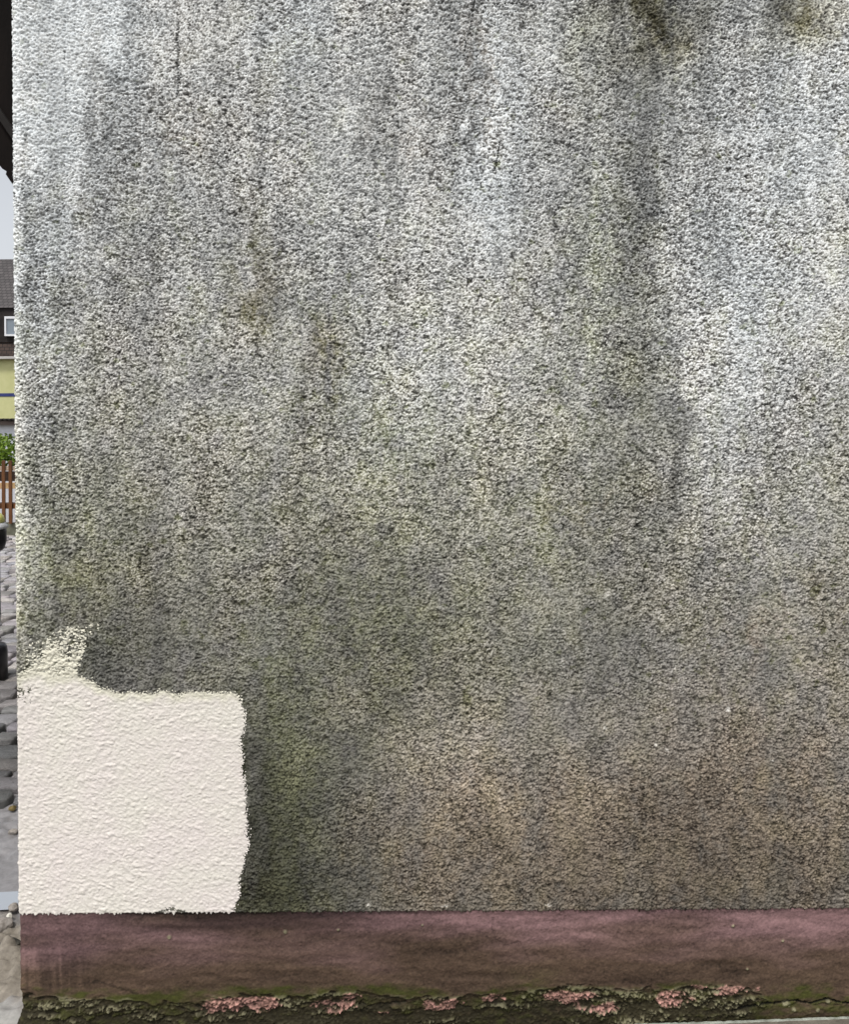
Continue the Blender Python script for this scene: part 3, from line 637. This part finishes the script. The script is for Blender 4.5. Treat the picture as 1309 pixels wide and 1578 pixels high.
# picket fence -----------------------------------------------------------------
FD = 12.45
fx, fy, _ = at(5, 822, FD)
fen = empty('picket_fence', (fx, fy, -0.06), 'brown stained picket fence on a low concrete footing behind the cobbles', 'fence')
M_WOOD = noisy('brown_stained_wood', (0.07, 0.028, 0.010), (0.20, 0.085, 0.03), 10, 0.6, (1, 1, .12), bump=0.3)
M_WOODP = noisy('sunlit_pale_wood', (0.34, 0.26, 0.19), (0.58, 0.47, 0.36), 10, 0.7, (.2, 1, 1))  # sunlight on the top rail is put into this pale colour
bm = box(bmesh.new(), -2.6, 3.4, 0.04, 0.16, -0.1, 0.20, 0.008)
from_bm('footing', bm, noisy('mossy_concrete', (0.10, 0.10, 0.07), (0.2, 0.2, 0.15), 8), fen)
s_ = FD/F_PX
from_bm('top_rail', box(bmesh.new(), -2.6, 3.4, 0.03, 0.07, 1.0, 1.07, 0.004), M_WOODP, fen)
from_bm('bottom_rail', box(bmesh.new(), -2.6, 3.4, 0.03, 0.07, 0.42, 0.50, 0.004), M_WOOD, fen)
hp = 1.165; wpk = 0.047
def picket_bm(wd=wpk, h=hp):
    pts = [(-wd/2, .20), (wd/2, .20)] + [(wd/2*math.cos(a), h-wd/2+wd/2*math.sin(a)*0.9) for a in np.linspace(0, math.pi, 9)]
    return prism_y(bmesh.new(), pts, 0.0, 0.026)
pk0 = from_bm('picket', picket_bm(), M_WOOD, fen)
for k in range(-24, 33):
    if k == 0: continue
    c = pk0.copy(); COL.objects.link(c); c.parent = fen; c.location = (k*0.1045, 0, random.uniform(-.006, .006))
for k in range(5):
    from_bm('post', box(bmesh.new(), -2.5+k*1.45, -2.41+k*1.45, 0.071, 0.16, 0.20, 1.10, 0.006), M_WOOD, fen)

# timber bench behind the fence: pale seat board seen between pickets
px_, py_, _ = at(9, 745, FD+0.9)
ben = empty('garden_bench', (px_, py_, -0.06), 'dark garden bench with one pale board behind the picket fence', 'bench')
sc_ = (FD+0.9)/F_PX
from_bm('backrest', box(bmesh.new(), -0.9, 0.9, 0.02, 0.05, 0.78, 0.94, .004), noisy('dark_wood', (0.02, 0.012, 0.01), (0.05, 0.03, 0.02), 8), ben)
from_bm('pale_board', box(bmesh.new(), -0.9, 0.9, -0.02, 0.018, 0.66, 0.755, .004), noisy('ochre_board', (0.50, 0.33, 0.16), (0.66, 0.46, 0.26), 9, stretch=(.2, 1, 1)), ben)
from_bm('seat', box(bmesh.new(), -0.9, 0.9, -0.5, -0.04, 0.40, 0.44, .004), bpy.data.materials['dark_wood'], ben)
for xx in (-.8, .8):
    for yy in (-.46, .052): from_bm('leg', box(bmesh.new(), xx-.03, xx+.03, yy, yy+.05, 0.0, 0.399 if yy < 0 else 0.94), bpy.data.materials['dark_wood'], ben)

# low white garden wall behind the bench
gx0, gy0, _ = at(9, 780, FD+2.0)
gw = from_bm('garden_wall', box(bmesh.new(), gx0-2.5, gx0+4.5, gy0, gy0+0.2, -0.1, 0.86, 0.01), noisy('white_render', (0.60, 0.61, 0.65), (0.72, 0.73, 0.76), 4))
tag(gw, 'low white rendered garden wall seen between the fence pickets', 'wall')

# hedge ----------------------------------------------------------------
hx, hy, _ = at(10, 690, FD+3.2)
hed = empty('hedge', (hx, hy, -0.06), 'bright green leafy hedge behind the picket fence', 'hedge')
def leaf_mat():
    m, t, b = principled('hedge_leaves', rough=0.5, spec=0.4)
    oi = N(t, 'ShaderNodeAttribute', attribute_name='tone')
    t.links.new(oi.outputs['Color'], b.inputs['Base Color'])
    tr = t.nodes.new('ShaderNodeBsdfTranslucent'); t.links.new(oi.outputs['Color'], tr.inputs['Color'])
    mx_ = t.nodes.new('ShaderNodeMixShader'); mx_.inputs[0].default_value = 0.35
    t.links.new(b.outputs[0], mx_.inputs[1]); t.links.new(tr.outputs[0], mx_.inputs[2]); t.links.new(mx_.outputs[0], t.nodes['Material Output'].inputs['Surface'])
    return m
V, Fc, T = [], [], []; rg = random.Random(3)
cl_ = [(rg.uniform(-3.0, 3.6), rg.uniform(-.3, .35), rg.uniform(.35, 1.45), rg.uniform(.16, .28)) for _ in range(300)]
for (cx_, cy_, cz_, cr_) in cl_:
    cz_ = cz_ + 0.05*math.sin(cx_*5.1) ; tone = rg.uniform(.6, 1.25)
    for _ in range(95):
        v = Vector((rg.gauss(0, 1), rg.gauss(0, 1), rg.gauss(0, 1))).normalized()*cr_*rg.uniform(.55, 1.05)
        c = Vector((cx_, cy_, cz_))+v; a = Vector((rg.uniform(-1, 1), rg.uniform(-1, 1), rg.uniform(-.4, 1))).normalized(); b = a.cross(Vector((rg.uniform(-1, 1), rg.uniform(-1, 1), rg.uniform(-1, 1)))).normalized()
        s = rg.uniform(.03, .055); i = len(V)
        V += [c-a*s, c+b*s*.5, c+a*s, c-b*s*.5]; Fc.append((i, i+1, i+2, i+3)); tt = tone*rg.uniform(.8, 1.2); T += [(0.20*tt, 0.30*tt, 0.04*tt, 1)]*4
me = bpy.data.meshes.new('foliage'); me.from_pydata([tuple(v) for v in V], [], Fc)
at_ = me.attributes.new('tone', 'FLOAT_COLOR', 'POINT'); at_.data.foreach_set('color', np.array(T, dtype=np.float32).ravel())
link('foliage', me, leaf_mat(), hed)
bm = bmesh.new()
for k in range(12): lathe(bm, [(.03, 0), (.022, .5), (.012, 1.05)], 8, (-2.8+k*.55, rg.uniform(-.1, .1)))
from_bm('stems', bm, noisy('bark', (0.04, 0.03, 0.02), (0.1, 0.08, 0.05), 10), hed)

# white shed with corrugated roof -------------------------------------------------
SD = 24.0
sx, sy, _ = at(10, 660, SD)
shd = empty('garden_shed', (sx, sy, -0.1), 'white shed with dark corrugated roof edge and brown beam beyond the hedge', 'shed')
M_WW = noisy('shed_white_wall', (0.62, 0.64, 0.70), (0.74, 0.76, 0.80), 2)
from_bm('wall', box(bmesh.new(), -3.5, 4.5, 0.02, 3.2, 0, 1.735), M_WW, shd)
from_bm('beam', box(bmesh.new(), -3.7, 4.7, -0.14, 0.015, 1.736, 1.86), noisy('grey_brown_beam', (0.10, 0.075, 0.07), (0.24, 0.19, 0.17), 6, stretch=(.2, 1, 1)), shd)
bm = bmesh.new(); rows = []
for x in np.arange(-3.9, 4.9, 0.019):
    h = 0.022*math.sin(x*2*math.pi/0.075*0.6)
    rows.append([bm.verts.new((x, -0.30, 1.885+h)), bm.verts.new((x, 3.5, 1.84+h)), bm.verts.new((x, 3.5, 1.86+h)), bm.verts.new((x, -0.30, 1.905+h))])
for a, b in zip(rows, rows[1:]):
    for k in range(4): bm.faces.new((a[k], b[k], b[(k+1) % 4], a[(k+1) % 4]))
from_bm('roof', bm, noisy('dark_corrugated_sheet', (0.012, 0.012, 0.012), (0.04, 0.035, 0.03), 5), shd)

# neighbour house ---------------------------------------------------------------
HD = 35.0
def hz(pyy, D=HD): return at(10, pyy, D)[2]
hx, hy, _ = at(10, 600, HD)
hou = empty('yellow_house', (hx, hy, 0), 'distant pale yellow house with blue stripe, dark mansard roof and small white window', 'house')
M_YEL = noisy('pale_yellow_render', (0.50, 0.50, 0.24), (0.58, 0.57, 0.30), 2)
from_bm('wall', box(bmesh.new(), -6, 7, 0.0, 8, -0.1, hz(553)), M_YEL, hou)
from_bm('stripe', box(bmesh.new(), -6.01, 7.01, -0.02, -0.001, hz(611), hz(606)), noisy('blue_stripe', (0.03, 0.04, 0.14), (0.05, 0.06, 0.19), 5), hou)
from_bm('gutter', box(bmesh.new(), -6.2, 7.2, -0.28, -0.02, hz(554), hz(550), .02), noisy('pale_gutter', (0.42, 0.40, 0.38), (0.52, 0.5, 0.48), 5), hou)
def shingle(name, c1, c2, c3):
    m, t, b = principled(name, c1, 0.75)
    co = t.nodes.new('ShaderNodeTexCoord'); mp = t.nodes.new('ShaderNodeMapping'); mp.inputs['Rotation'].default_value = (R(90), 0, 0)
    t.links.new(co.outputs['Object'], mp.inputs['Vector'])
    br = N(t, 'ShaderNodeTexBrick', Scale=1.0); br.inputs['Brick Width'].default_value = 0.20; br.inputs['Row Height'].default_value = 0.15; br.inputs['Mortar Size'].default_value = 0.014
    br.inputs['Color1'].default_value = (*c1, 1); br.inputs['Color2'].default_value = (*c2, 1); br.inputs['Mortar'].default_value = (*c3, 1)
    t.links.new(mp.outputs[0], br.inputs['Vector']); t.links.new(br.outputs['Color'], b.inputs['Base Color']); return m
z_e, z_f, z_t = hz(549), hz(476), hz(399.5, HD+2.6)
bm = bmesh.new(); lo = [(-6.2, -0.22), (7.2, -0.22), (7.2, 8.2), (-6.2, 8.2)]; hi = [(-6.0, 0.15), (7.0, 0.15), (7.0, 7.8), (-6.0, 7.8)]
a = [bm.verts.new((x, y, z_e)) for x, y in lo]; b = [bm.verts.new((x, y, z_f)) for x, y in hi]; bm.faces.new(a); bm.faces.new(b)
for i in range(4): bm.faces.new((a[i], a[(i+1) % 4], b[(i+1) % 4], b[i]))
from_bm('mansard', bm, shingle('brown_shingles', (0.075, 0.05, 0.04), (0.045, 0.03, 0.026), (0.012, 0.01, 0.01)), hou)
bm = bmesh.new(); a = [bm.verts.new((x, y, z_f+.02)) for x, y in ((-6.5, -.25), (7.5, -.25), (7.5, 8.2), (-6.5, 8.2))]; b = [bm.verts.new((x, y, z_t)) for x, y in ((-3, 2.6), (6.8, 2.6), (6.8, 4.6), (-3, 4.6))]
bm.faces.new(a); bm.faces.new(b)
for i in range(4): bm.faces.new((a[i], a[(i+1) % 4], b[(i+1) % 4], b[i]))
rf = from_bm('roof', bm, shingle('grey_roof_tiles', (0.095, 0.085, 0.085), (0.06, 0.055, 0.055), (0.02, 0.018, 0.018)), hou)
wx0 = at(8.5, 500, HD-.2)[0]-hx; wz0, wz1 = hz(519), hz(489)
bm = bmesh.new()
W_ = 1.0; t_w = 0.07
box(bm, wx0, wx0+W_, -0.32, -0.18, wz0, wz0+t_w); box(bm, wx0, wx0+W_, -0.32, -0.18, wz1-t_w*1.4, wz1)
box(bm, wx0, wx0+t_w, -0.319, -0.181, wz0+t_w, wz1-t_w*1.4); box(bm, wx0+W_-t_w, wx0+W_, -0.319, -0.181, wz0+t_w, wz1-t_w*1.4)
wn = empty('window', (0, 0, 0)); wn.parent = hou
from_bm('frame', bm, noisy('white_frame', (0.74, 0.75, 0.78), (0.8, 0.8, 0.82), 4, bump=0), wn)
from_bm('pane', box(bmesh.new(), wx0+t_w, wx0+W_-t_w, -0.27, -0.24, wz0+t_w, wz1-t_w*1.4), principled('grey_glass', (0.20, 0.24, 0.28), 0.1, 0.6)[0], wn)
from_bm('dormer', box(bmesh.new(), wx0-.32, wx0+W_+.32, -0.17, 1.5, wz0-.25, z_f), noisy('dark_dormer', (0.012, 0.009, 0.009), (0.03, 0.024, 0.022), 5), hou)

# dark timber canopy over the yard -------------------------------------------------
CD = 4.6
can = empty('timber_canopy', (-2.9, CD-DW, -0.06), 'near black timber canopy jutting out high up behind the left corner of the wall', 'canopy')
M_BLK = noisy('black_timber', (0.0035, 0.0028, 0.0025), (0.010, 0.007, 0.006), 8, 0.85, (1, 1, .2), spec=0.1)
def C2(pxx, pyy): p = at(pxx, pyy, CD); return (p[0]+2.9, p[2]+0.06)
pts = [(1.60, 4.75), (1.60, 2.2), (1.2, 2.35), C2(40, 312), C2(16.4, 280.4), C2(8.4, 268.5), C2(9.6, 264.5), C2(6.6, 260), C2(3, 260), C2(0, 256), C2(-25, 236), (-0.2, 3.5), (-0.6, 3.8), (-0.6, 4.75)]
from_bm('gable_board', prism_y(bmesh.new(), pts, 0, 0.06), M_BLK, can)
from_bm('deck', box(bmesh.new(), -0.7, 1.70, -0.25, 3.6, 4.76, 4.88), M_BLK, can)
bm = bmesh.new()
for k in range(6): box(bm, -0.62, 1.62, 0.30+k*0.6, 0.42+k*0.6, 4.58, 4.758)
from_bm('rafters', bm, M_BLK, can)
b0, b1 = C2(-4, 178), C2(30, 228)
bm = bmesh.new(); prism_y(bm, [(b0[0]-.6, b0[1]+.52), (b0[0], b0[1]), b1, (b1[0]+.01, b1[1]+.05), (b0[0]+.01, b0[1]+.05), (b0[0]-.55, b0[1]+.55)], -0.03, -0.001)
from_bm('bracket', bm, noisy('worn_timber', (0.010, 0.008, 0.007), (0.022, 0.018, 0.015), 8), can)
for xx in (1.45,):
    from_bm('post', box(bmesh.new(), xx, xx+.14, 3.3, 3.44, 0, 4.575), M_BLK, can)
